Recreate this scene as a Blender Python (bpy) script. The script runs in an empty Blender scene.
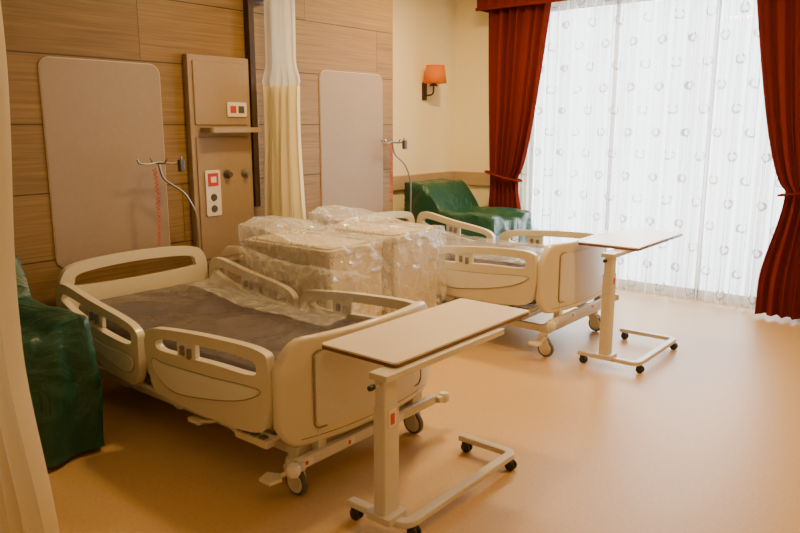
import bpy, bmesh, math, random
from mathutils import Vector, Matrix, noise
from mathutils.geometry import tessellate_polygon
random.seed(4)
PI=math.pi
COL=bpy.context.scene.collection

# ---------------------------------------------------------------- materials
def newmat(name):
    m=bpy.data.materials.new(name); m.use_nodes=True
    nt=m.node_tree; nt.nodes.clear()
    out=nt.nodes.new('ShaderNodeOutputMaterial')
    return m,nt,out
def N(nt,t,**kw):
    n=nt.nodes.new(t)
    for k,v in kw.items(): setattr(n,k,v)
    return n
def L(nt,a,b): nt.links.new(a,b)
def pbr(name,col,rough=.5,metal=0,var=.06,scale=8,bump=.0,bscale=40,spec=.5,sheen=0,coat=0,stretch=(1,1,1),dist=0,bdist=.02):
    m,nt,out=newmat(name)
    b=N(nt,'ShaderNodeBsdfPrincipled')
    tc=N(nt,'ShaderNodeTexCoord'); mp=N(nt,'ShaderNodeMapping'); mp.inputs['Scale'].default_value=stretch
    L(nt,tc.outputs['Object'],mp.inputs['Vector'])
    nz=N(nt,'ShaderNodeTexNoise'); nz.inputs['Scale'].default_value=scale; nz.inputs['Detail'].default_value=4
    L(nt,mp.outputs[0],nz.inputs['Vector'])
    cr=N(nt,'ShaderNodeValToRGB')
    cr.color_ramp.elements[0].position=.3; cr.color_ramp.elements[1].position=.7
    cr.color_ramp.elements[0].color=(*[c*(1-var) for c in col],1)
    cr.color_ramp.elements[1].color=(*[min(1,c*(1+var)) for c in col],1)
    L(nt,nz.outputs['Fac'],cr.inputs[0]); L(nt,cr.outputs[0],b.inputs['Base Color'])
    b.inputs['Roughness'].default_value=rough; b.inputs['Metallic'].default_value=metal
    b.inputs['Specular IOR Level'].default_value=spec
    b.inputs['Sheen Weight'].default_value=sheen; b.inputs['Coat Weight'].default_value=coat
    if bump:
        n2=N(nt,'ShaderNodeTexNoise'); n2.inputs['Scale'].default_value=bscale; n2.inputs['Detail'].default_value=5; n2.inputs['Distortion'].default_value=dist
        L(nt,mp.outputs[0],n2.inputs['Vector'])
        bp=N(nt,'ShaderNodeBump'); bp.inputs['Strength'].default_value=bump; bp.inputs['Distance'].default_value=bdist
        L(nt,n2.outputs['Fac'],bp.inputs['Height']); L(nt,bp.outputs[0],b.inputs['Normal'])
    L(nt,b.outputs[0],out.inputs[0])
    return m
def mth(nt,op,a,b=None,c=None):
    n=N(nt,'ShaderNodeMath',operation=op)
    for i,v in enumerate((a,b,c)):
        if v is None: continue
        if isinstance(v,(int,float)): n.inputs[i].default_value=v
        else: L(nt,v,n.inputs[i])
    return n.outputs[0]

def wood_wall_mat():
    m,nt,out=newmat('oak_veneer_planks')
    b=N(nt,'ShaderNodeBsdfPrincipled')
    tc=N(nt,'ShaderNodeTexCoord'); sx=N(nt,'ShaderNodeSeparateXYZ'); L(nt,tc.outputs['Object'],sx.inputs[0])
    zr=mth(nt,'DIVIDE',sx.outputs['Z'],.40)
    row=mth(nt,'FLOOR',zr); fz=mth(nt,'FRACT',zr)
    xs=mth(nt,'ADD',mth(nt,'DIVIDE',sx.outputs['X'],2.3),mth(nt,'MULTIPLY',row,.37))
    colm=mth(nt,'FLOOR',xs); fx=mth(nt,'FRACT',xs)
    cmb=N(nt,'ShaderNodeCombineXYZ'); L(nt,row,cmb.inputs[0]); L(nt,colm,cmb.inputs[1])
    wn=N(nt,'ShaderNodeTexWhiteNoise'); L(nt,cmb.outputs[0],wn.inputs['Vector'])
    cv=N(nt,'ShaderNodeCombineXYZ')
    L(nt,mth(nt,'ADD',mth(nt,'MULTIPLY',sx.outputs['X'],1.1),mth(nt,'MULTIPLY',wn.outputs['Value'],30)),cv.inputs[0])
    L(nt,mth(nt,'MULTIPLY',sx.outputs['Z'],52),cv.inputs[2]); L(nt,sx.outputs['Y'],cv.inputs[1])
    nz=N(nt,'ShaderNodeTexNoise'); nz.inputs['Scale'].default_value=1.6; nz.inputs['Detail'].default_value=8; nz.inputs['Distortion'].default_value=.4
    L(nt,cv.outputs[0],nz.inputs['Vector'])
    cr=N(nt,'ShaderNodeValToRGB'); e=cr.color_ramp.elements
    e[0].position=.25; e[0].color=(.165,.097,.032,1); e[1].position=.75; e[1].color=(.31,.192,.070,1)
    k=e.new(.5); k.color=(.237,.143,.049,1)
    L(nt,nz.outputs['Fac'],cr.inputs[0])
    mx=N(nt,'ShaderNodeMix',data_type='RGBA',blend_type='MULTIPLY'); mx.inputs['Factor'].default_value=1
    L(nt,cr.outputs[0],mx.inputs['A'])
    v=mth(nt,'ADD',mth(nt,'MULTIPLY',wn.outputs['Value'],.2),.88)
    groove=mth(nt,'MINIMUM',mth(nt,'GREATER_THAN',fz,.022),mth(nt,'GREATER_THAN',fx,.002))
    v2=mth(nt,'MULTIPLY',v,mth(nt,'ADD',mth(nt,'MULTIPLY',groove,.72),.28))
    cc=N(nt,'ShaderNodeCombineColor')
    for i in range(3): L(nt,v2,cc.inputs[i])
    L(nt,cc.outputs[0],mx.inputs['B']); L(nt,mx.outputs['Result'],b.inputs['Base Color'])
    b.inputs['Roughness'].default_value=.55; b.inputs['Specular IOR Level'].default_value=.3
    bp=N(nt,'ShaderNodeBump'); bp.inputs['Strength'].default_value=.3; bp.inputs['Distance'].default_value=.01
    L(nt,groove,bp.inputs['Height']); L(nt,bp.outputs[0],b.inputs['Normal'])
    L(nt,b.outputs[0],out.inputs[0]); return m

def sheer_mat():
    m,nt,out=newmat('sheer_patterned_voile')
    tc=N(nt,'ShaderNodeTexCoord'); sx=N(nt,'ShaderNodeSeparateXYZ'); L(nt,tc.outputs['Object'],sx.inputs[0])
    CY,CZ=.27,.205
    zr=mth(nt,'DIVIDE',sx.outputs['Z'],CZ); row=mth(nt,'FLOOR',zr)
    fz=mth(nt,'MULTIPLY',mth(nt,'SUBTRACT',mth(nt,'FRACT',zr),.5),CZ)
    yr=mth(nt,'ADD',mth(nt,'DIVIDE',sx.outputs['Y'],CY),mth(nt,'MULTIPLY',row,.5))
    fy=mth(nt,'MULTIPLY',mth(nt,'SUBTRACT',mth(nt,'FRACT',yr),.5),CY)
    d=mth(nt,'SQRT',mth(nt,'ADD',mth(nt,'MULTIPLY',fy,fy),mth(nt,'MULTIPLY',fz,fz)))
    ring=mth(nt,'LESS_THAN',mth(nt,'ABSOLUTE',mth(nt,'SUBTRACT',d,.036)),.0085)
    gap=mth(nt,'LESS_THAN',mth(nt,'SUBTRACT',fz,mth(nt,'MULTIPLY',mth(nt,'ABSOLUTE',fy),2.4)),.0)
    pat=mth(nt,'MULTIPLY',ring,gap)
    cr=N(nt,'ShaderNodeMix',data_type='RGBA'); L(nt,pat,cr.inputs['Factor'])
    cr.inputs['A'].default_value=(.88,.885,.88,1); cr.inputs['B'].default_value=(.40,.36,.32,1)
    tr=N(nt,'ShaderNodeBsdfTranslucent'); L(nt,cr.outputs['Result'],tr.inputs['Color'])
    df=N(nt,'ShaderNodeBsdfDiffuse'); L(nt,cr.outputs['Result'],df.inputs['Color'])
    m1=N(nt,'ShaderNodeMixShader'); m1.inputs[0].default_value=.38; L(nt,tr.outputs[0],m1.inputs[1]); L(nt,df.outputs[0],m1.inputs[2])
    tp=N(nt,'ShaderNodeBsdfTransparent')
    lw=N(nt,'ShaderNodeLayerWeight'); lw.inputs['Blend'].default_value=.5
    f=mth(nt,'ADD',mth(nt,'MULTIPLY',lw.outputs['Facing'],1.15),.16)
    f=mth(nt,'MINIMUM',mth(nt,'ADD',f,mth(nt,'MULTIPLY',pat,.30)),.97)
    m2=N(nt,'ShaderNodeMixShader'); L(nt,f,m2.inputs[0])
    L(nt,tp.outputs[0],m2.inputs[1]); L(nt,m1.outputs[0],m2.inputs[2]); L(nt,m2.outputs[0],out.inputs[0]); return m

def plastic_mat(name='clear_plastic_film',base=.12,amp=.50,tint=(.92,.90,.84),sc=7,k=12.0,wk=.45):
    m,nt,out=newmat(name)
    tc=N(nt,'ShaderNodeTexCoord')
    nz=N(nt,'ShaderNodeTexNoise'); nz.inputs['Scale'].default_value=sc; nz.inputs['Detail'].default_value=4; nz.inputs['Distortion'].default_value=1.4
    L(nt,tc.outputs['Object'],nz.inputs['Vector'])
    rg=mth(nt,'SUBTRACT',1.0,mth(nt,'MULTIPLY',mth(nt,'ABSOLUTE',mth(nt,'SUBTRACT',nz.outputs['Fac'],.5)),k))
    rg=mth(nt,'MAXIMUM',rg,0.0)
    lw=N(nt,'ShaderNodeLayerWeight'); lw.inputs['Blend'].default_value=.25
    fac=mth(nt,'MINIMUM',mth(nt,'ADD',mth(nt,'ADD',base,mth(nt,'MULTIPLY',rg,amp*wk)),mth(nt,'MULTIPLY',lw.outputs['Facing'],amp*.5)),.8)
    bp=N(nt,'ShaderNodeBump'); bp.inputs['Strength'].default_value=.9; bp.inputs['Distance'].default_value=.04
    L(nt,nz.outputs['Fac'],bp.inputs['Height'])
    p=N(nt,'ShaderNodeBsdfPrincipled'); p.inputs['Base Color'].default_value=(*tint,1); p.inputs['Roughness'].default_value=.2
    p.inputs['Specular IOR Level'].default_value=.9; L(nt,bp.outputs[0],p.inputs['Normal'])
    gl=N(nt,'ShaderNodeBsdfGlossy'); gl.inputs['Roughness'].default_value=.12; L(nt,bp.outputs[0],gl.inputs['Normal'])
    tp=N(nt,'ShaderNodeBsdfTransparent'); m0=N(nt,'ShaderNodeMixShader'); m0.inputs[0].default_value=.14
    L(nt,tp.outputs[0],m0.inputs[1]); L(nt,gl.outputs[0],m0.inputs[2])
    mx=N(nt,'ShaderNodeMixShader')
    L(nt,fac,mx.inputs[0]); L(nt,m0.outputs[0],mx.inputs[1]); L(nt,p.outputs[0],mx.inputs[2]); L(nt,mx.outputs[0],out.inputs[0]); return m
def cloth_mat(name,col,transl=.35,transp=0,bscale=300,shadecol=None):
    m,nt,out=newmat(name)
    tc=N(nt,'ShaderNodeTexCoord'); nz=N(nt,'ShaderNodeTexNoise'); nz.inputs['Scale'].default_value=bscale
    L(nt,tc.outputs['Object'],nz.inputs['Vector'])
    mx=N(nt,'ShaderNodeMix',data_type='RGBA'); L(nt,nz.outputs['Fac'],mx.inputs['Factor'])
    mx.inputs['A'].default_value=(*[c*.88 for c in col],1); mx.inputs['B'].default_value=(*[min(1,c*1.1) for c in col],1)
    d=N(nt,'ShaderNodeBsdfDiffuse'); t=N(nt,'ShaderNodeBsdfTranslucent')
    L(nt,mx.outputs['Result'],d.inputs[0]); L(nt,mx.outputs['Result'],t.inputs[0])
    s=N(nt,'ShaderNodeMixShader'); s.inputs[0].default_value=transl; L(nt,d.outputs[0],s.inputs[1]); L(nt,t.outputs[0],s.inputs[2])
    o=s.outputs[0]
    if transp:
        tp=N(nt,'ShaderNodeBsdfTransparent'); s2=N(nt,'ShaderNodeMixShader'); s2.inputs[0].default_value=transp
        L(nt,o,s2.inputs[1]); L(nt,tp.outputs[0],s2.inputs[2]); o=s2.outputs[0]
    L(nt,o,out.inputs[0]); return m

M=dict(
 floor=pbr('speckled_vinyl_floor',(.63,.41,.18),.42,var=.06,scale=60,bump=.04,bscale=15,spec=.38),
 cream=pbr('cream_wall_paint',(.89,.79,.49),.75,var=.015,scale=3),
 ceil=pbr('white_ceiling_paint',(.80,.71,.54),.85,var=.01),
 wood=wood_wall_mat(),
 taupe=pbr('taupe_laminate',(.32,.24,.165),.55,var=.03,scale=30,spec=.3),
 taupe_light=pbr('beige_laminate',(.35,.255,.16),.5,var=.03,scale=30,spec=.35),
 edge=pbr('pale_edge_trim',(.60,.48,.33),.4),
 rail_wood=pbr('rail_wood',(.46,.33,.19),.45,var=.12,scale=6,stretch=(1,1,14)),
 bed=pbr('cream_moulded_plastic',(.71,.63,.45),.32,var=.015,scale=4,coat=.15),
 bed2=pbr('pale_moulded_inset',(.79,.74,.60),.4,var=.015,scale=4),
 inset=pbr('stone_beige_inset',(.70,.65,.55),.42,var=.04,scale=90),
 seamline=pbr('brown_seam_line',(.30,.23,.15),.5),
 metal=pbr('cream_powder_coated_steel',(.65,.59,.47),.35,var=.02),
 chrome=pbr('dull_chrome',(.30,.27,.24),.35,metal=1,var=.02),
 black=pbr('black_rubber',(.02,.02,.022),.5,var=.1),
 tyre=pbr('grey_rubber_tyre',(.11,.105,.10),.5,var=.05),
 grey=pbr('grey_plastic',(.22,.21,.19),.45),
 mattress=pbr('grey_mattress_cover',(.105,.090,.096),.22,var=.1,scale=3,bump=.9,bscale=3.2,dist=.8,bdist=.05),
 red=pbr('red_plastic',(.62,.03,.02),.35),
 redcord=pbr('red_coiled_cable',(.66,.10,.03),.4),
 white=pbr('white_plastic',(.80,.75,.64),.35,var=.01),
 ink=pbr('dark_print',(.08,.07,.07),.6),
 top=pbr('cream_laminate_tabletop',(.79,.67,.50),.33,var=.012,scale=120),
 topedge=pbr('brown_table_edge',(.16,.075,.035),.4),
 green=pbr('dark_green_dust_cover',(.011,.072,.040),.38,var=.12,scale=4,bump=.9,bscale=4.5,dist=1.4,bdist=.035,spec=.5),
 orange=cloth_mat('orange_lampshade_cloth',(1.0,.40,.035),.6),
 dark=pbr('dark_brown_metal',(.045,.025,.013),.45),
 curtred=cloth_mat('brick_red_curtain_cloth',(.155,.021,.012),.08),
 curtcream=cloth_mat('cream_privacy_cloth',(.86,.76,.48),.3),
 curtwhite=cloth_mat('white_privacy_cloth',(.80,.68,.43),.3),
 net=cloth_mat('white_mesh_net',(.93,.90,.84),.4,transp=.42),
 sheer=sheer_mat(), film=plastic_mat(), film2=plastic_mat('thin_plastic_film',.05,.46,sc=6,k=15,wk=.42),
 frame=pbr('white_window_frame',(.85,.85,.85),.4),
 cabinet=pbr('pale_cabinet_laminate',(.70,.61,.43),.4,var=.03,scale=20),
)
def glass_mat():
    m,nt,out=newmat('window_glass'); g=N(nt,'ShaderNodeBsdfGlossy'); g.inputs['Roughness'].default_value=.02
    t=N(nt,'ShaderNodeBsdfTransparent'); fr=N(nt,'ShaderNodeFresnel'); mx=N(nt,'ShaderNodeMixShader')
    L(nt,fr.outputs[0],mx.inputs[0]); L(nt,t.outputs[0],mx.inputs[1]); L(nt,g.outputs[0],mx.inputs[2]); L(nt,mx.outputs[0],out.inputs[0]); return m
M['glass']=glass_mat()

# ---------------------------------------------------------------- mesh builder
class MB:
    def __init__(s): s.v=[]; s.f=[]
    def add(s,vs,fs):
        o=len(s.v); s.v+= [Vector(p) for p in vs]; s.f+=[tuple(i+o for i in f) for f in fs]; return s
    def box(s,x0,x1,y0,y1,z0,z1,rot=None,piv=None):
        vs=[Vector((x,y,z)) for z in (z0,z1) for y in (y0,y1) for x in (x0,x1)]
        if rot is not None:
            c=Vector(piv) if piv else Vector(((x0+x1)/2,(y0+y1)/2,(z0+z1)/2))
            vs=[rot@(p-c)+c for p in vs]
        return s.add(vs,[(0,2,3,1),(4,5,7,6),(0,1,5,4),(2,6,7,3),(0,4,6,2),(1,3,7,5)])
    def tube(s,pts,r,n=10,closed=False,caps=True,flat=1.0,a0=0.0):
        pts=[Vector(p) for p in pts]; m=len(pts); rs=r if isinstance(r,(list,tuple)) else [r]*m
        tan=[]
        for i in range(m):
            a=pts[(i-1)%m] if (closed or i>0) else pts[i]; b=pts[(i+1)%m] if (closed or i<m-1) else pts[i]
            t=(b-a); t=t.normalized() if t.length>1e-9 else Vector((0,0,1)); tan.append(t)
        up=Vector((0,0,1)) if abs(tan[0].z)<.9 else Vector((1,0,0))
        u=tan[0].cross(up).normalized(); vs=[]; 
        for i in range(m):
            u=(u-tan[i]*u.dot(tan[i])); u=u.normalized() if u.length>1e-6 else tan[i].orthogonal().normalized()
            w=tan[i].cross(u)
            for k in range(n):
                a=a0+2*PI*k/n; vs.append(pts[i]+rs[i]*(math.cos(a)*u+flat*math.sin(a)*w))
        fs=[]
        for i in range(m if closed else m-1):
            j=(i+1)%m
            for k in range(n):
                l=(k+1)%n; fs.append((i*n+k,i*n+l,j*n+l,j*n+k))
        if caps and not closed:
            fs.append(tuple(range(n))[::-1]); fs.append(tuple((m-1)*n+k for k in range(n)))
        return s.add(vs,fs)
    def cyl(s,p0,p1,r,r1=None,n=20): return s.tube([p0,p1],[r,r if r1 is None else r1],n)
    def plate(s,outer,holes,mp,t):
        """2d outline + holes, mp(a,b,c) maps to 3d, c in (0,t)"""
        loops=[outer]+list(holes)
        tri=tessellate_polygon([[Vector((p[0],p[1],0)) for p in lp] for lp in loops])
        flat=[p for lp in loops for p in lp]; n=len(flat)
        vs=[mp(a,b,0) for a,b in flat]+[mp(a,b,t) for a,b in flat]
        fs=[tuple(q) for q in tri]+[tuple(i+n for i in q)[::-1] for q in tri]
        o=0
        for lp in loops:
            k=len(lp)
            for i in range(k): j=(i+1)%k; fs.append((o+i,o+j,n+o+j,n+o+i))
            o+=k
        return s.add(vs,fs)
    def grid(s,rows):
        nr=len(rows); nc=len(rows[0]); vs=[p for r in rows for p in r]
        return s.add(vs,[(i*nc+j,i*nc+j+1,(i+1)*nc+j+1,(i+1)*nc+j) for i in range(nr-1) for j in range(nc-1)])
    def lathe(s,prof,c,n=24,axis='z'):
        vs=[];c=Vector(c)
        for r,h in prof:
            for k in range(n):
                a=2*PI*k/n
                p=(r*math.cos(a),r*math.sin(a),h) if axis=='z' else ((h,r*math.cos(a),r*math.sin(a)) if axis=='x' else (r*math.cos(a),h,r*math.sin(a)))
                vs.append(c+Vector(p))
        m=len(prof); fs=[(i*n+k,i*n+(k+1)%n,(i+1)*n+(k+1)%n,(i+1)*n+k) for i in range(m-1) for k in range(n)]
        if prof[0][0]>1e-5: fs.append(tuple(range(n))[::-1])
        if prof[-1][0]>1e-5: fs.append(tuple((m-1)*n+k for k in range(n)))
        return s.add(vs,fs)
    def shift(s,d):
        d=Vector(d); s.v=[p+d for p in s.v]; return s
    def build(s,name,mat,parent=None,bevel=0,smooth=True,solid=0,subs=0,recalc=True,ang=38,bseg=3):
        me=bpy.data.meshes.new(name); me.from_pydata([tuple(p) for p in s.v],[],s.f)
        if recalc:
            bm=bmesh.new(); bm.from_mesh(me); bmesh.ops.recalc_face_normals(bm,faces=bm.faces); bm.to_mesh(me); bm.free()
        if smooth:
            for p in me.polygons: p.use_smooth=True
            me.set_sharp_from_angle(angle=math.radians(ang))
        me.materials.append(mat)
        o=bpy.data.objects.new(name,me); COL.objects.link(o)
        if parent: o.parent=parent
        if solid: q=o.modifiers.new('solid','SOLIDIFY'); q.thickness=solid
        if bevel: q=o.modifiers.new('bevel','BEVEL'); q.width=bevel; q.segments=bseg; q.limit_method='ANGLE'; q.angle_limit=math.radians(40)
        if subs: q=o.modifiers.new('sub','SUBSURF'); q.levels=subs; q.render_levels=subs
        return o
def empty(name,loc,label,cat,group=None,rz=0):
    o=bpy.data.objects.new(name,None); COL.objects.link(o); o.location=loc; o.rotation_euler=(0,0,rz)
    o.empty_display_size=.1
    o['label']=label; o['category']=cat
    if group: o['group']=group
    return o
def tag(o,label,cat,group=None):
    o['label']=label; o['category']=cat
    if group: o['group']=group
    return o
def struct(name,mb,mat,**k):
    o=mb.build(name,mat,smooth=False,**k); o['kind']='structure'; return o
def rr(x0,y0,x1,y1,r,n=7):
    out=[]
    for cx,cy,a in ((x1-r,y0+r,-90),(x1-r,y1-r,0),(x0+r,y1-r,90),(x0+r,y0+r,180)):
        for i in range(n+1):
            t=math.radians(a+90*i/n); out.append((cx+r*math.cos(t),cy+r*math.sin(t)))
    return out
def catm(P,n=8,closed=True):
    out=[];m=len(P)
    for i in range(m if closed else m-1):
        g=lambda k: Vector(P[k%m]) if closed else Vector(P[max(0,min(m-1,k))])
        p0,p1,p2,p3=g(i-1),g(i),g(i+1),g(i+2)
        for k in range(n):
            t=k/n
            out.append(.5*((2*p1)+(-p0+p2)*t+(2*p0-5*p1+4*p2-p3)*t*t+(-p0+3*p1-3*p2+p3)*t**3))
    if not closed: out.append(Vector(P[-1]))
    return out
def fillet(P,r,n=6,closed=False):
    P=[Vector(p) for p in P]; out=[]; m=len(P)
    for i in range(m):
        if not closed and i in (0,m-1): out.append(P[i]); continue
        a=P[(i-1)%m];b=P[i];c=P[(i+1)%m]
        ra=min(r,(a-b).length*.49,(c-b).length*.49)
        s=b+(a-b).normalized()*ra; e=b+(c-b).normalized()*ra
        for k in range(n+1):
            t=k/n; out.append((1-t)**2*s+2*t*(1-t)*b+t*t*e)
    return out
XZ=lambda y0:(lambda a,b,c: Vector((a,y0+c,b)))
YZ=lambda x0:(lambda a,b,c: Vector((x0+c,a,b)))
XY=lambda z0:(lambda a,b,c: Vector((a,b,z0+c)))

# ---------------------------------------------------------------- room
WY=4.30; CY=4.75; WX=6.80; CEIL=3.05; XB=-1.8; YB=-1.8
struct('floor',MB().box(XB-.1,WX+.2,YB-.1,CY+.1,-.1,0),M['floor'])
struct('ceiling',MB().box(XB-.1,WX+.2,YB-.1,CY+.1,CEIL,CEIL+.1),M['ceil'])
struct('wall_back',MB().box(5.17,WX+.1,CY,CY+.1,0,CEIL),M['cream'])
struct('wall_headboard',MB().box(XB-.1,5.17,WY,CY+.1,0,CEIL),M['wood'])
struct('wall_front',MB().box(XB-.1,WX+.2,YB-.1,YB,0,CEIL),M['cream'])
struct('wall_left',MB().box(XB-.1,XB,YB,WY,0,CEIL),M['cream'])
OY0,OY1,OZ1=1.10,3.86,2.80
w=MB(); w.box(WX,WX+.2,YB,OY0,0,CEIL); w.box(WX,WX+.2,OY1,CY+.1,0,CEIL); w.box(WX,WX+.2,OY0,OY1,OZ1,CEIL)
struct('wall_right',w,M['cream'])
win=MB()
for a,b in ((OY0,OY0+.06),(OY1-.06,OY1),(2.00,2.04),(2.92,2.96)): win.box(WX+.10,WX+.14,a,b,.0,OZ1)
win.box(WX+.10,WX+.14,OY0,OY1,0,.08); win.box(WX+.10,WX+.14,OY0,OY1,OZ1-.07,OZ1)
wf=struct('window_1',win,M['frame'])
MB().box(WX+.115,WX+.121,OY0+.05,OY1-.05,.07,OZ1-.06).build('pane',M['glass'],wf,smooth=False)
struct('baseboard_back',MB().box(XB,5.17,WY-.015,WY,0,.09),M['rail_wood'])
struct('baseboard_right',MB().box(WX-.015,WX,OY1,CY,0,.09),M['rail_wood'])
struct('baseboard_side',MB().box(5.17,WX-.015,CY-.015,CY,0,.09),M['rail_wood'])
struct('trim_1',MB().box(5.17,WX-.03,CY-.035,CY,.94,1.09),M['rail_wood'],bevel=.008)
struct('trim_2',MB().box(WX-.035,WX,OY1+.0,CY,.94,1.09),M['rail_wood'],bevel=.008)

# ---------------------------------------------------------------- wall panels behind the beds
for cx,z0,z1,lab in ((2.385,.74,1.99,'taupe rounded wall panel above the nearer bed, left of the socket unit'),
                (4.625,.80,2.04,'taupe rounded wall panel above the far bed, right of the hanging cream curtain')):
    e=empty('wall_panel',(cx,WY,0),lab,'wall panel','taupe wall panels behind the beds')
    MB().plate(rr(-.392,z0,.392,z1,.07),[],XZ(-.006),.006).build('edging',M['edge'],e)
    MB().plate(rr(-.387,z0+.005,.387,z1-.005,.066),[],XZ(-.009),.006).build('board',M['taupe'],e)

# ---------------------------------------------------------------- socket unit
u=empty('socket_unit',(3.23,WY,0),'beige bedhead socket unit with shelf and red sockets on the wood wall','wall unit')
MB().box(-.27,.25,-.05,0,.62,2.07).build('housing',M['taupe_light'],u,bevel=.006)
MB().box(-.235,.215,-.06,-.045,1.60,2.03).build('upper_cover',M['taupe_light'],u,bevel=.008)
MB().box(-.235,.215,-.06,-.045,.66,1.52).build('lower_cover',M['taupe_light'],u,bevel=.008)
MB().plate(rr(-.2,-.19,.25,-.05,.03),[],XY(1.55),.035).build('shelf',M['taupe_light'],u,bevel=.006)
sp=MB().plate(rr(.03,1.66,.20,1.76,.012),[],XZ(-.072),.014).build('socket_plate',M['white'],u,bevel=.002)
for k in range(2):
    MB().box(.055+k*.07,.105+k*.07,-.076,-.070,1.685,1.735).build('socket',M['red'] if k==0 else M['ink'],sp,bevel=.002)
cp=MB().plate(rr(-.185,.97,-.06,1.29,.012),[],XZ(-.072),.014).build('switch_plate',M['white'],u,bevel=.002)
MB().box(-.165,-.08,-.077,-.070,1.18,1.27).build('display',M['red'],cp,bevel=.002)
MB().box(-.145,-.10,-.079,-.075,1.205,1.245).build('key',M['white'],cp,bevel=.001)
for z in (1.02,1.10): MB().lathe([(0,-.078),(.024,-.078),(.027,-.07)],(-.122,0,z),axis='y').build('socket',M['ink'],cp)
for x in (.01,.17):
    k=MB().lathe([(0,-.105),(.018,-.105),(.022,-.08),(.03,-.072),(.03,-.058)],(x,0,1.255),axis='y').build('gas_outlet',M['ink'] if x<.1 else M['grey'],u)
    MB().lathe([(.034,-.066),(.034,-.058),(0,-.058)],(x,0,1.255),axis='y').build('collar',M['chrome'],k)

# curtain pole and rail
cr=empty('curtain_rail',(3.515,WY-.03,0),'dark brown curtain rail on a wall post between the beds','curtain rail')
MB().box(-.025,.025,-.03,.03,1.0,2.56).build('post',M['dark'],cr,bevel=.004)
MB().box(.0,.15,-.02,.02,2.46,2.50).build('bracket',M['dark'],cr,bevel=.004)
MB().box(.110,.140,-3.6,.03,2.49,2.525).build('track',M['dark'],cr,bevel=.004)
for y in (-1.2,-2.4,-3.5): MB().cyl((.125,y,2.5),(.125,y,CEIL),.012).build('ceiling_rod',M['dark'],cr)
cr2=empty('curtain_rail',(.95,3.0,0),'ceiling curtain rail above the left edge curtain, out of the top','curtain rail')
MB().box(-.015,.015,-3.0,1.3,2.60,2.635).build('track',M['dark'],cr2,bevel=.003)
for y in (-2.5,-1,.8): MB().cyl((0,y,2.62),(0,y,CEIL),.012).build('ceiling_rod',M['dark'],cr2)

def sm(t): t=max(0,min(1,t)); return t*t*(3-2*t)
def curtain_mb(P,z0,z1,nf,amp,rows=40,per=14,jit=.25,seed=1):
    mb=MB(); R=[]
    for i in range(rows+1):
        z=z0+(z1-z0)*i/rows; r=[]
        for j in range(nf*per+1):
            s=j/(nf*per); (x,y),(nx,ny)=P(s,z)
            ph=2*PI*nf*s+jit*math.sin(9*s+seed)+.5*noise.noise(Vector((s*6,z*.7,seed)))
            a=amp(z)*(math.sin(ph)+.3*math.sin(2.3*ph+seed))*(.75+.5*noise.noise(Vector((s*9,z*.5,seed+7))))
            r.append(Vector((x+nx*a,y+ny*a,z)))
        R.append(r)
    return mb.grid(R)
dc=empty('privacy_curtain',(3.64,4.08,.35),'cream privacy curtain with white net top hanging bunched between the beds','curtain')
def Pd(s,z):
    wd=(.175+.02*math.sin(3*z)) if z<1.9 else .18-.05*sm((z-1.9)/.15)
    return ((3.64,4.08-wd+2*wd*s),(1,0))
b=curtain_mb(Pd,.35,1.88,5,lambda z:.055+.02*sm((1.9-z)/.8),seed=3,jit=.6); b.shift((-3.64,-4.08,-.35)); b.build('cloth',M['curtcream'],dc,recalc=False)
b=curtain_mb(Pd,1.87,2.49,5,lambda z:.045,seed=3,rows=14,jit=.6); b.shift((-3.64,-4.08,-.35)); b.build('net_top',M['net'],dc,recalc=False)
lc=empty('privacy_curtain',(.95,2.6,.12),'cream privacy curtain at the left edge in front of the green covered chair','curtain')
def Pl(s,z):
    y0=2.255+.165*sm((z-.15)/.75)-.11*sm((z-1.0)/.9); return ((.95,y0+(3.1-y0)*s),(1,0))
b=curtain_mb(Pl,.12,1.98,7,lambda z:.05,seed=5); b.shift((-.95,-2.6,-.12)); b.build('cloth',M['curtwhite'],lc,recalc=False)
b=curtain_mb(Pl,1.97,2.60,7,lambda z:.045,seed=5,rows=12); b.shift((-.95,-2.6,-.12)); b.build('net_top',M['net'],lc,recalc=False)

# window curtains
def Ps(s,z): return ((6.70,1.12+2.81*s),(1,0))
sh=curtain_mb(Ps,.02,2.90,30,lambda z:.040,rows=16,per=12,seed=2)
tag(sh.build('sheer_curtain',M['sheer'],recalc=False),'white sheer window curtain with small horseshoe motifs','curtain')
def red_curtain(yo_top,yi_top,yo_tie,yi_tie,yo_bot,yi_bot,label,seed):
    ztie=1.08
    e=empty('window_curtain',(6.52,(yo_bot+yi_bot)/2,.03),label,'curtain','deep red tied window curtains')
    def lim(a,b,c,z):
        if z>=ztie:
            t=((z-ztie)/(2.88-ztie)); return b+(a-b)*(t**.6)
        t=(ztie-z)/ztie; return b+(c-b)*sm(t*1.3)
    def P(s,z):
        a=lim(yo_top,yo_tie,yo_bot,z); c=lim(yi_top,yi_tie,yi_bot,z); return ((6.52,a+(c-a)*s),(1,0))
    amp=lambda z:.055-.02*math.exp(-((z-ztie)/.15)**2)
    b=curtain_mb(P,.03,2.88,7,amp,rows=60,seed=seed); b.shift((-6.52,-(yo_bot+yi_bot)/2,-.03)); b.build('cloth',M['curtred'],e,recalc=False)
    yc=(yo_bot+yi_bot)/2
    pts=[]
    for k in range(28):
        a=2*PI*k/28; pts.append((.075*math.cos(a),(yo_tie+yi_tie)/2-yc+(abs(yi_tie-yo_tie)/2+.03)*math.sin(a),ztie-.03-.04*math.sin(a)*(1 if yi_tie>yo_tie else -1)))
    MB().tube(pts,.028,8,closed=True,flat=.4).build('tieback',M['curtred'],e)
red_curtain(4.17,3.44,4.10,3.76,4.14,3.62,'deep red tied-back curtain left of the window, behind the green chair',1)
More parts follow.
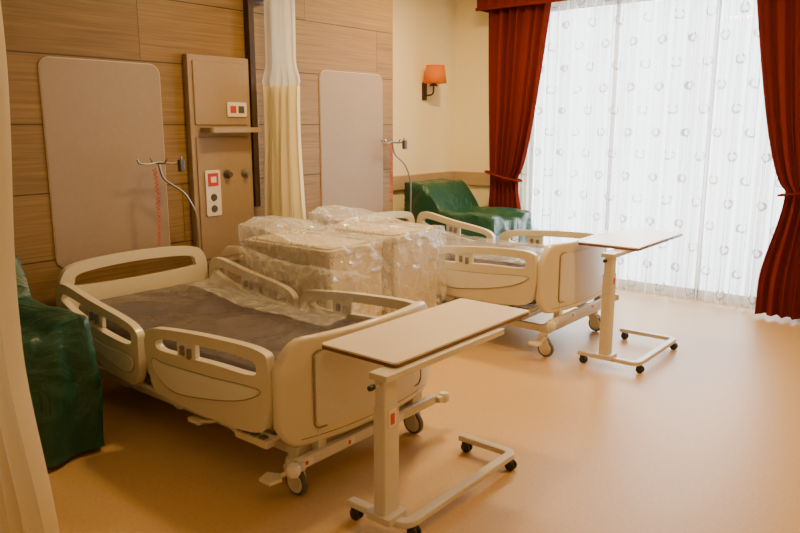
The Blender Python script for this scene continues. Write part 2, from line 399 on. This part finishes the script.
red_curtain(.55,1.67,.85,1.28,.75,1.42,'deep red tied-back curtain at the right edge of the window',6)
def Pv(s,z): return ((6.40,.35+3.87*s),(1,0))
v=curtain_mb(Pv,2.76,2.98,34,lambda z:.012,rows=6,per=8,seed=8)
ve=empty('curtain_valance',(6.4,2.3,2.76),'dark red pleated valance across the top of the window','valance')
v.shift((-6.4,-2.3,-2.76)).build('cloth',M['curtred'],ve,recalc=False)
MB().box(-.012,.012,-1.95,1.93,-.03,.0).build('trim_band',M['curtred'],ve,bevel=.004)
MB().box(-.02,.38,-1.95,1.93,.22,.245).build('board',M['dark'],ve)
MB().box(.02,.38,1.91,1.925,-.02,.22).build('end_cloth',M['curtred'],ve)

# sconce
s=empty('wall_lamp',(6.22,CY,2.0),'wall lamp with orange fabric shade on the cream wall','lamp')
MB().box(-.035,.035,-.02,0,-.14,.04).build('back_plate',M['dark'],s,bevel=.004)
MB().tube(fillet([(0,-.01,-.09),(0,-.13,-.09),(0,-.13,.03)],.05),.009,8).build('arm',M['dark'],s)
MB().lathe([(.05,-.0),(.035,.02),(.012,.03)],(0,-.13,-.0)).build('lamp_holder',M['dark'],s)
sh=MB().lathe([(.12,0),(.095,.18)],(0,-.15,.03),32); sh.f=[f for f in sh.f if len(f)==4]
sh.build('lamp_shade',M['orange'],s,solid=.003)

# ---------------------------------------------------------------- draped covers
def drape(x0,x1,y0,y1,H,zf,n=30,m=12,fold=.04,freq=11,crump=0,cs=8,seed=0,flare=.0):
    k=.6; vals=[-1-k+k*i/m for i in range(m)]+[-1+2*i/n for i in range(n+1)]+[1+k*(i+1)/m for i in range(m)]
    R=[]
    for bq in vals:
        r=[]
        for aq in vals:
            q=max(abs(aq),abs(bq)); a,b_=(aq/q,bq/q) if q>1 else (aq,bq)
            x=(x0+x1)/2+a*(x1-x0)/2; y=(y0+y1)/2+b_*(y1-y0)/2; z=H(a,b_)
            if q>1:
                fr=(q-1)/k; ang=math.atan2(b_,a)
                o=Vector((a if abs(a)>=abs(b_)-.02 else 0, b_ if abs(b_)>=abs(a)-.02 else 0,0)); o=o.normalized()
                d=fold*(.15+.85*fr)*(.5+.5*math.sin(freq*ang+2*noise.noise(Vector((a*2,b_*2,fr*1.5+seed)))))+flare*fr
                x+=o.x*d; y+=o.y*d; zz=zf(a,b_) if callable(zf) else zf; z=z+(zz-z)*fr
            if crump:
                p=Vector((x,y,z))*cs+Vector((seed,0,0))
                nv=noise.noise_vector(p)*crump+noise.noise_vector(p*2.3)*crump*.4
                rid=(1-abs(noise.noise(p*.8))*3)
                x+=nv.x; y+=nv.y; z+=nv.z+(crump*.7*max(rid,0) if q<=1 else 0)
                z=max(z,.01)
            r.append(Vector((x,y,z)))
        R.append(r)
    return MB().grid(R)

def chairH(back,arm,seat,slope):
    def H(a,b):
        hb=sm((b+.02)/.62) if slope else sm((b-.15)/.5)
        ha=sm((abs(a)-.38)/.3)
        z=max(seat+(back-seat)*hb, seat+(arm-seat)*ha)
        return z-.015*sm((-b-.93)/.07)-.015*sm((abs(a)-.93)/.07)+.018*noise.noise(Vector((a*3,b*3,back)))
    return H
def armchair(x0,x1,y0,y1,back,arm,seat,label,seed,slope):
    cx,cy=(x0+x1)/2,(y0+y1)/2; w,d=(x1-x0)/2,(y1-y0)/2
    e=empty('covered_armchair',(cx,cy,0),label,'armchair','armchairs under green dust covers')
    f=MB(); f.box(-w+.06,w-.06,-d+.08,d-.08,.14,seat-.16)
    f.box(-w+.08,w-.08,d*.60,d-.12,seat-.2,back-.16)
    for sgn in (-1,1): f.box(min(sgn*(w-.16),sgn*(w-.06)),max(sgn*(w-.16),sgn*(w-.06)),-d+.1,d-.1,.3,arm-.1)
    f.build('upholstery',M['grey'],e,bevel=.03)
    for sx in (-1,1):
        for sy in (-1,1): MB().cyl((sx*(w-.12),sy*(d-.14),0),(sx*(w-.12),sy*(d-.14),.16),.02).build('leg',M['dark'],e)
    mb=drape(-w,w,-d,d,chairH(back,arm,seat,slope),.03,n=44,m=20,fold=.045,freq=15,crump=.012,cs=5,seed=seed)
    mb.build('dust_cover',M['green'],e,ang=55)
    return e
armchair(.86,1.655,3.28,4.22,.93,.70,.64,'armchair under a dark green cover beside the nearer bed',1,False)
c2=armchair(5.66,6.36,3.50,4.56,1.03,.77,.71,'armchair under a dark green cover in the corner by the window',7,True)
st=MB().box(-.10,.00,-.592,-.586,.50,.62).build('sticker',M['white'],c2,smooth=False)
for k in range(4): MB().box(-.092,-.012-.02*(k%2),-.594,-.592,.52+k*.024,.528+k*.024).build('printed_line',M['ink'],st,smooth=False)

# ---------------------------------------------------------------- bedside cabinets in plastic
def cabinet(cx,y0,label,seed,zt,bulge,d=.76):
    w=.25
    e=empty('bedside_cabinet',(cx,y0,0),label,'cabinet','bedside cabinets wrapped in plastic')
    MB().box(-w,w,0.02,d,.12,zt-.04).build('body',M['cabinet'],e,bevel=.008)
    MB().plate(rr(-w-.010,-.0,w+.010,d+.01,.03),[],XY(zt-.04),.035).build('top',M['cabinet'],e,bevel=.008)
    MB().plate(rr(-w+.02,.04,w-.02,d-.03,.03),[rr(-w+.04,.06,w-.04,d-.05,.02)],XY(zt-.005),.012).build('top_rim',M['cabinet'],e,bevel=.004)
    dr=MB().box(-w+.006,w-.006,.010,.02,.66,zt-.05).build('drawer',M['cabinet'],e,bevel=.003)
    MB().box(-.06,.06,.003,.011,.74,.752).build('handle',M['cabinet'],dr,bevel=.002)
    dd=MB().box(-w+.006,w-.006,.010,.02,.15,.650).build('door',M['cabinet'],e,bevel=.003)
    MB().box(.16,.175,.003,.011,.45,.57).build('handle',M['cabinet'],dd,bevel=.002)
    for x in (-w+.05,w-.05):
        for y in (.07,d-.06):
            c=MB().box(x-.015,x+.015,y-.02,y+.02,.05,.12).build('caster',M['grey'],e,bevel=.004)
            MB().cyl((x-.012,y,.03),(x+.012,y,.03),.03).build('wheel',M['black'],c)
    def H(a,b): return zt+.022+bulge*(.5*sm((b+.2)/1.0)+.6*math.exp(-((a+.2)*1.5)**2)*sm((b+.6)/1.2))
    mb=drape(-w-.02,w+.02,-.045,d+.03,H,lambda a,b:.34+.08*math.sin(3*a+2*b+seed),n=40,m=20,fold=.016,freq=9,crump=.013,cs=6,seed=seed)
    mb.build('plastic_wrap',M['film'],e,ang=50)
cabinet(3.295,3.03,'pale bedside cabinet in clear plastic, nearer the first bed',2,.855,.10,.80)
cabinet(3.87,3.00,'pale bedside cabinet in clear plastic, next to the far bed',12,.875,.11)

# ---------------------------------------------------------------- bed
def board(xh,ztop,zbot,yc,th,cols=32,rows=10,y0=0,inset=0):
    F=[];B=[]
    for i in range(rows+1):
        f=[];bk=[]
        for j in range(cols+1):
            x=-xh+2*xh*j/cols; zt=ztop(x/xh); zb=zbot(x/xh); z=zb+(zt-zb)*i/rows
            f.append(Vector((x,y0+yc(x),z))); bk.append(Vector((x,y0+yc(x)+th,z)))
        F.append(f);B.append(bk)
    mb=MB(); mb.grid(F); mb.grid(B); nc=cols+1; off=(rows+1)*nc
    per=[j for j in range(nc)]+[i*nc+cols for i in range(1,rows+1)]+[rows*nc+j for j in range(cols-1,-1,-1)]+[i*nc for i in range(rows-1,0,-1)]
    for a,b in zip(per,per[1:]+per[:1]): mb.f.append((a,b,b+off,a+off))
    return mb
def make_bed(cx,cy,dz,label):
    e=empty('hospital_bed',(cx,cy,0),label,'bed','hospital beds')
    U=(0,0,dz)
    def part(name,mb,mat,parent=e,up=True,**k):
        if up: mb.shift(U)
        return mb.build(name,mat,parent,**k)
    yc=lambda x:.085*(abs(x)/.53)**2.4
    zt=lambda t:.715-.13*(max(0,abs(t)-.76)/.24)**2.4
    zb=lambda t:.228+.10*(max(0,abs(t)-.82)/.18)**2.4
    fb=part('footboard',board(.535,zt,zb,yc,.045,y0=-.03),M['bed'],bevel=.014)
    part('inset_panel',board(.37,lambda t:.64-.02*(max(0,abs(t)-.85)/.15)**2,lambda t:.305+.02*(max(0,abs(t)-.85)/.15)**2,yc,.01,rows=4,y0=-.036),M['inset'],fb)
    part('inset_rim',MB().tube([(x,-.034+yc(x),z) for x,z in rr(-.378,.296,.378,.649,.03)],.0045,6,closed=True),M['seamline'],fb)
    part('board_groove',MB().tube([(x/100,-.030+yc(x/100),.262) for x in range(-44,45,4)],.0025,6),M['seamline'],fb)
    out=[(p[0],p[1]) for p in catm([(-.50,.40),(-.515,.60),(-.49,.74),(-.38,.80),(0,.82),(.38,.80),(.49,.74),(.515,.60),(.50,.40),(0,.38)],8)]
    hole=[(p[0],p[1]) for p in catm([(-.42,.69),(-.36,.74),(0,.76),(.36,.74),(.42,.69),(.38,.66),(0,.65),(-.38,.66)],8)]
    part('headboard',MB().plate(out,[hole],XZ(1.97),.04).shift((0,0,-dz*.9)),M['bed'],bevel=.012)
    nx,ny=20,50
    def mat_mb():
        xs=[-.44+.88*i/nx for i in range(nx+1)]; ys=[.05+1.88*j/ny for j in range(ny+1)]
        T=[[Vector((x,y,.525+.014*noise.noise(Vector((x*5,y*5,dz*9)))+.045*sm((y-1.25)/.6)-.010*(abs(x)/.44)**6-.012*math.exp(-((y-.70)/.025)**2)-.012*math.exp(-((y-1.28)/.025)**2))) for x in xs] for y in ys]
        B=[[Vector((x,y,.375+.05*sm((y-1.25)/.6))) for x in xs] for y in ys]
        mb=MB(); mb.grid(T); mb.grid(B); nc=nx+1; off=(ny+1)*nc
        per=[j for j in range(nc)]+[i*nc+nx for i in range(1,ny+1)]+[ny*nc+j for j in range(nx-1,-1,-1)]+[i*nc for i in range(ny-1,0,-1)]
        for a,b in zip(per,per[1:]+per[:1]): mb.f.append((a,b,b+off,a+off))
        return mb
    mt=part('mattress',mat_mb(),M['mattress'],bevel=.02)
    part('seam',MB().tube([(-.443,.07,.45),(-.443,.6,.45),(-.443,1.2,.45),(-.443,1.9,.50)],.004,6),M['ink'],mt)
    d=MB()
    for y in (.10,.68,1.26): d.box(-.43,.43,y,y+.52,.345,.37)
    for x in (-.46,.43): d.box(x,x+.03,.06,1.95,.31,.36)
    for y in (.08,.66,1.25,1.9): d.box(-.45,.45,y,y+.04,.30,.345)
    part('mattress_platform',d,M['metal'],bevel=.005)
    for x in (-.485,.485):
        part('side_bar',MB().tube(fillet([(x*.93,.10,.30),(x,.13,.250),(x,1.88,.250),(x*.93,1.92,.30)],.03),.014,8),M['metal'])
    for y in (.45,1.45):
        a=MB()
        for x in (-.30,.30): a.tube([Vector((x,y-.10,.20)),Vector((x,y+.16,.31+dz))],.022,8)
        a.cyl((-.3,y-.10,.20),(.3,y-.10,.20),.018)
        part('lifting_arm',a,M['metal'],up=False)
        part('actuator',MB().cyl((.08,y-.02,.235),(.08,y+.34,.275+dz),.022).box(.03,.13,y+.30,y+.42,.235+dz*.7,.295+dz*.7),M['grey'],up=False)
    for sx in (-1,1):
        for y in (.40,.86,1.36,1.80):
            part('bracket_plate',MB().plate([(p[0],p[1]) for p in catm([(y-.05,.23),(y-.03,.31),(y+.05,.31),(y+.07,.23),(y+.01,.20)],5)],[],YZ(sx*.485-.006),.012),M['metal'],bevel=.002)
        part('fall_lever',MB().tube(fillet([(sx*.44,.52,.24),(sx*.52,.54,.235),(sx*.54,.62,.22)],.03),.010,8).box(min(sx*.52,sx*.56),max(sx*.52,sx*.56),.60,.69,.208,.228),M['bed'],bevel=.003)
    b=MB()
    for x in (-.43,.39): b.box(x,x+.04,.06,1.86,.165,.215)
    for y in (.045,1.78): b.box(-.45,.45,y,y+.06,.16,.22)
    part('base_frame',b,M['metal'],up=False,bevel=.006)
    bc=MB(); bc.plate(rr(-.36,.35,.36,1.5,.05),[],XY(.17),.045); part('base_cover',bc,M['bed'],up=False,bevel=.008)
    part('cable',MB().tube(catm([(-.40,.10,.30),(-.42,.25,.26),(-.38,.45,.24),(-.42,.7,.27),(-.38,1.0,.25),(-.40,1.3,.30)],6,False),.005,6),M['black'])
    lo=-.085
    fbm=MB(); fbm.box(-.50,.50,-.02,.015,.235+lo,.285+lo); fbm.box(-.36,-.31,.0,.05,.235+lo,.37); fbm.box(.31,.36,.0,.05,.235+lo,.37)
    ef=part('end_frame',fbm,M['metal'],bevel=.006)
    def roller(x,y,z,par):
        r_=MB().lathe([(0,z-.025),(.022,z-.025),(.030,z-.013),(.030,z+.013),(.022,z+.025),(0,z+.025)],(x,y,0)); r_.shift(U)
        r_.build('bumper_roller',M['bed2'],par)
    for sx in (-1,1):
        k=MB().box(sx*.50-.02,sx*.50+.02,-.045,.02,.245+lo,.275+lo); k.shift(U)
        bu=k.build('bumper_bracket',M['metal'],e,bevel=.004)
        roller(sx*.54,-.03,.26+lo,bu); roller(sx*.50,2.03,.40,e)
    for x,w_ in ((-.47,.055),(-.20,.05),(.12,.09)):
        sk=MB().box(x,x+w_,-.022,-.020,.245+lo,.275+lo); sk.shift(U); so=sk.build('sticker',M['white'],ef,smooth=False)
        sk=MB().box(x+.006,x+w_*.45,-.023,-.022,.25+lo,.27+lo); sk.shift(U); sk.build('red_print',M['red'],ef,smooth=False)
    for x in (-.45,.38):
        for y,r0 in ((.075,0),(1.81,1)):
            c=MB(); c.lathe([(0,.17),(.03,.17),(.034,.15),(.028,.12),(0,.115)],(x,y,0))
            yy=y-.025
            for q in (-.022,.022):
                c.plate([(p[0],p[1]) for p in catm([(yy-.035,.06),(y-.04,.13),(y+.035,.135),(yy+.025,.06),(yy,.040)],5)],[],YZ(x+q-.003),.006)
            co=c.build('caster',M['metal'],e,bevel=.002)
            MB().lathe([(0,-.014),(.045,-.014),(.058,-.012),(.062,0),(.058,.012),(.045,.014),(0,.014)],(x,yy,.062),28,'x').build('wheel',M['tyre'],co)
            MB().lathe([(0,-.018),(.042,-.018),(.046,-.014),(.046,.014),(.042,.018),(0,.018)],(x,yy,.062),24,'x').build('wheel_hub',M['metal'],co)
    pl=MB(); pl.tube(fillet([(-.40,.07,.14),(-.47,.05,.14),(-.52,.05,.12),(-.56,.08,.12)],.03),.011,8)
    pl.plate([(-.62,.03),(-.56,.02),(-.53,.06),(-.56,.12),(-.62,.10)],[],XY(.115),.016)
    pl.build('brake_pedal',M['bed'],e,bevel=.003)
    part('foot_control',MB().box(-.54,-.46,.14,.36,.215,.25),M['bed'],bevel=.008)
    for k in range(3): part('control_key',MB().box(-.53,-.475,.17+k*.055,.205+k*.055,.250,.257),M['grey'],bevel=.002)
    # side rails
    fo=catm([(.10,.60),(.16,.665),(.5,.660),(.85,.632),(.99,.605),(1.04,.53),(1.01,.37),(.93,.285),(.55,.265),(.2,.285),(.11,.37)],7)
    fh=catm([(.175,.575),(.22,.612),(.5,.609),(.83,.585),(.93,.558),(.93,.527),(.85,.517),(.5,.535),(.22,.543)],7)
    fr=catm([(.17,.485),(.5,.468),(.85,.455),(.96,.46),(.95,.40),(.82,.335),(.6,.35),(.3,.41)],7)
    ho=catm([(1.10,.50),(1.11,.57),(1.22,.615),(1.55,.665),(1.84,.715),(1.93,.68),(1.945,.55),(1.85,.43),(1.55,.335),(1.22,.275),(1.12,.32)],7)
    hh=catm([(1.165,.525),(1.21,.567),(1.55,.612),(1.82,.655),(1.875,.638),(1.87,.61),(1.7,.555),(1.4,.503),(1.2,.490)],7)
    hr=catm([(1.18,.43),(1.45,.445),(1.75,.505),(1.84,.52),(1.65,.43),(1.3,.345),(1.18,.355)],7)
    for sx in (-1,1):
        xo=sx*.53-.021
        for k,(o_,h_,rl) in enumerate(((fo,fh,fr),(ho,hh,hr))):
            r_=part('side_rail',MB().plate([(p.x,p.y) for p in o_],[[(p.x,p.y) for p in h_]],YZ(xo),.042),M['bed'],bevel=.014)
            part('relief_panel',MB().plate([(p.x,p.y) for p in rl],[],YZ(xo-.007 if sx<0 else xo+.036),.013),M['bed2'],r_,bevel=.005)
            c0=sum((p for p in rl),Vector((0,0)))/len(rl)
            part('relief_line',MB().tube([(xo-.001 if sx<0 else xo+.043,c0.x+(p.x-c0.x)*1.03,c0.y+(p.y-c0.y)*1.08) for p in rl],.002,5,closed=True),M['seamline'],r_)
            y0=.62 if k==0 else 1.46
            zc=.50 if k==0 else .525
            rp=part('release_panel',MB().box(sx*.53-.012,sx*.53+.012,y0,y0+.15,zc,zc+.10),M['bed2'],r_,bevel=.004)
            part('release_button',MB().box(sx*.53-.025,sx*.53+.025,y0+.03,y0+.055,zc+.02,zc+.07),M['grey'],r_,bevel=.002)
            part('release_button',MB().box(sx*.53-.025,sx*.53+.025,y0+.085,y0+.11,zc+.03,zc+.075),M['grey'],r_,bevel=.002)
            for yy in (y0-.22,y0+.22):
                part('rail_bracket',MB().tube(fillet([(sx*.44,yy,.33),(sx*.50,yy,.33),(sx*.505,yy,.42)],.03),.013,8),M['metal'],r_)
    ip=part('infusion_pole',MB().tube(fillet([(.46,1.985,.36),(.46,1.985,1.02),(.38,1.985,1.16),(.22,1.99,1.26),(.20,1.99,1.36)],.06),.0075,10),M['chrome'])
    hk=MB(); hk.tube(fillet([(.05,1.99,1.39),(.06,1.99,1.365),(.12,1.99,1.355),(.20,1.99,1.37),(.30,1.99,1.355),(.36,1.99,1.365),(.37,1.99,1.40)],.02),.0065,8)
    hk.tube(fillet([(.20,1.90,1.39),(.20,1.92,1.36),(.20,2.06,1.36),(.20,2.08,1.39)],.02),.006,8)
    part('hook_bar',hk,M['chrome'],ip)
    part('hand_switch',MB().box(.335,.375,1.955,1.99,1.30,1.38),M['ink'],ip,bevel=.008)
    q=1 if dz==0 else 1.15
    pts=[(.16+.010*q*math.cos(t*1.0)+.01*math.sin(t*.03),1.975+.010*q*math.sin(t*1.0),1.33-.50*t/120) for t in range(0,121)]
    part('coiled_cord',MB().tube(pts,.0034*q,6),M['redcord'],ip)
    return e
bed1=make_bed(2.43,2.15,0,'nearer hospital bed with bare grey mattress and cream side rails')
bed2=make_bed(4.86,2.225,.085,'far hospital bed near the window with plastic film over its mattress')

# plastic film
def sheet_mb(x0,x1,y0,y1,H,nx,ny,seed,amp,org):
    R=[]
    for j in range(ny+1):
        r=[]
        for i in range(nx+1):
            x=x0+(x1-x0)*i/nx; y=y0+(y1-y0)*j/ny
            ed=noise.noise(Vector((x*4,y*4,seed)))*.04
            X,Z=H(x,y)
            p=Vector((X,y,Z))*6; nv=noise.noise_vector(p+Vector((seed,0,0)))
            r.append(Vector((X+nv.x*amp,y+nv.y*amp+ed,Z+abs(nv.z)*amp*1.6+amp*.5*abs(noise.noise(p*2))))-Vector(org))
        R.append(r)
    return MB().grid(R)
sheet_mb(4.43,5.29,2.36,3.95,lambda x,y:(x,.628+.05*sm((y-3.45)/.6)),40,70,3,.014,(4.86,2.225,0)).build('plastic_film',M['film2'],bed2,ang=60)
R=[]
for j in range(46):
    y=3.10+.85*j/45; r=[]
    for i in range(30):
        a=(i/29-.5)*2
        X=4.33+.055*math.sin(a*1.6)+.02*a; Z=.785-.30*abs(a)**1.6+.04*sm((y-3.2)/.5)
        nv=noise.noise_vector(Vector((X,y,Z))*7)*.014
        r.append(Vector((X+nv.x-4.86,y+nv.y-2.225,Z+nv.z)))
    R.append(r)
MB().grid(R).build('rail_film',M['film2'],bed2,ang=60)
def H1(x,y):
    t=(x-2.62)/(3.00-2.62); z=.56+.20*sm((t-.35)/.45)
    return x,z+.05*sm((y-3.3)/.5)
e=empty('plastic_sheet',(2.8,3.2,.54),'clear plastic film lying on the right side of the nearer bed','plastic sheet')
sheet_mb(2.58,2.97,2.62,3.85,H1,34,56,5,.014,(2.8,3.2,.54)).build('film',M['film2'],e,ang=60)

# ---------------------------------------------------------------- overbed tables
def table(px,py,zt,tx0,tx1,ty0,ty1,bx1,by0,by1,label):
    e=empty('overbed_table',(px,py,0),label,'table','overbed tables')
    X=lambda v:v-px; Y=lambda v:v-py
    MB().plate(rr(X(tx0),Y(ty0),X(tx1),Y(ty1),.022),[],XY(zt-.022),.014).build('edge_band',M['topedge'],e,bevel=.003)
    MB().plate(rr(X(tx0)+.002,Y(ty0)+.002,X(tx1)-.002,Y(ty1)-.002,.02),[],XY(zt-.009),.009).build('tabletop',M['top'],e,bevel=.002)
    MB().box(-.05,X(tx0)+(tx1-tx0)*.72,-.045,.045,zt-.05,zt-.022).build('support_plate',M['metal'],e,bevel=.004)
    MB().plate(rr(-.045,-.03,.045,.03,.008),[],XY(.08),zt-.24).build('column',M['metal'],e)
    MB().plate(rr(-.040,-.026,.040,.026,.008),[],XY(zt-.25),.21).build('inner_column',M['metal'],e)
    kb=MB().cyl((-.045,0,zt-.065),(-.075,0,zt-.065),.006).build('height_lever',M['metal'],e)
    MB().lathe([(0,-.016),(.010,-.014),(.013,0),(.010,.014),(0,.016)],(-.085,0,zt-.065),16,'x').build('knob',M['black'],kb)
    sk=MB().box(-.022,.022,-.0325,-.0295,zt-.24,zt-.17).build('sticker',M['white'],e,smooth=False)
    MB().box(-.012,.012,-.0335,-.0324,zt-.23,zt-.185).build('red_print',M['red'],sk,smooth=False)
    x0=0; P=[(x0,Y(by1),.068),(x0,Y(by0),.068),(X(bx1),Y(by0),.068),(X(bx1),Y(by1),.068)]
    MB().tube(fillet(P,.05,8),.032,4,flat=.62,a0=PI/4).build('base_frame',M['metal'],e,bevel=.006)
    MB().plate(rr(-.06,-.06,.06,.06,.012),[],XY(.070),.028).build('column_foot',M['metal'],e,bevel=.004)
    for q,(cx_,cy_) in enumerate(((x0,Y(by1)-.03),(x0+.04,Y(by0)+.0),(X(bx1)-.03,Y(by0)+.0),(X(bx1),Y(by1)-.03))):
        c=MB(); c.lathe([(0,.054),(.014,.054),(.018,.045),(.018,.034),(0,.034)],(cx_,cy_,0)); c.box(cx_-.016,cx_+.016,cy_-.02,cy_+.012,.028,.044)
        co=c.build('caster',M['black'],e,bevel=.002)
        for dx in (-.012,.012): MB().lathe([(0,-.007),(.02,-.007),(.025,-.004),(.025,.004),(.02,.007),(0,.007)],(cx_+dx,cy_-.008,.025),20,'x').build('wheel',M['black'],co)
    return e
table(2.0,1.70,.70,2.04,3.09,1.685,2.10,2.81,1.60,1.90,'nearer overbed table on wheels at the foot of the first bed')
table(4.46,1.86,.805,4.62,5.52,1.74,2.175,5.18,1.64,2.05,'far overbed table on wheels at the foot of the window-side bed')

# ---------------------------------------------------------------- lights
def area(name,loc,size,en,col,rot=(0,0,0)):
    l=bpy.data.lights.new(name,'AREA'); l.shape='RECTANGLE'; l.size=size[0]; l.size_y=size[1]; l.energy=en; l.color=col
    o=bpy.data.objects.new(name,l); COL.objects.link(o); o.location=loc; o.rotation_euler=rot; return o
WARM=(1,.64,.26)
area('ceiling_lamp',(3.3,2.8,3.0),(.3,.3),44,WARM)
area('ceiling_lamp',(5.2,3.4,3.0),(.3,.3),74,WARM)
area('ceiling_lamp',(.8,.6,3.0),(.3,.3),9,WARM)
area('ceiling_lamp',(4.3,.6,3.0),(.3,.3),52,WARM)
area('daylight',(7.6,2.48,1.9),(3.0,2.6),350,(.93,.97,1.0),(0,math.radians(90),0))
wd=bpy.data.worlds.new('world'); bpy.context.scene.world=wd; wd.use_nodes=True
bg=wd.node_tree.nodes['Background']; bg.inputs[0].default_value=(.90,.96,1,1); bg.inputs[1].default_value=5.6

# ---------------------------------------------------------------- camera
cam=bpy.data.cameras.new('camera'); co=bpy.data.objects.new('camera',cam); COL.objects.link(co)
cam.sensor_width=36; cam.lens=32.4
co.location=(0,0,1.6); co.rotation_euler=(math.radians(90-11.1),0,math.radians(-50.8))
bpy.context.scene.camera=co
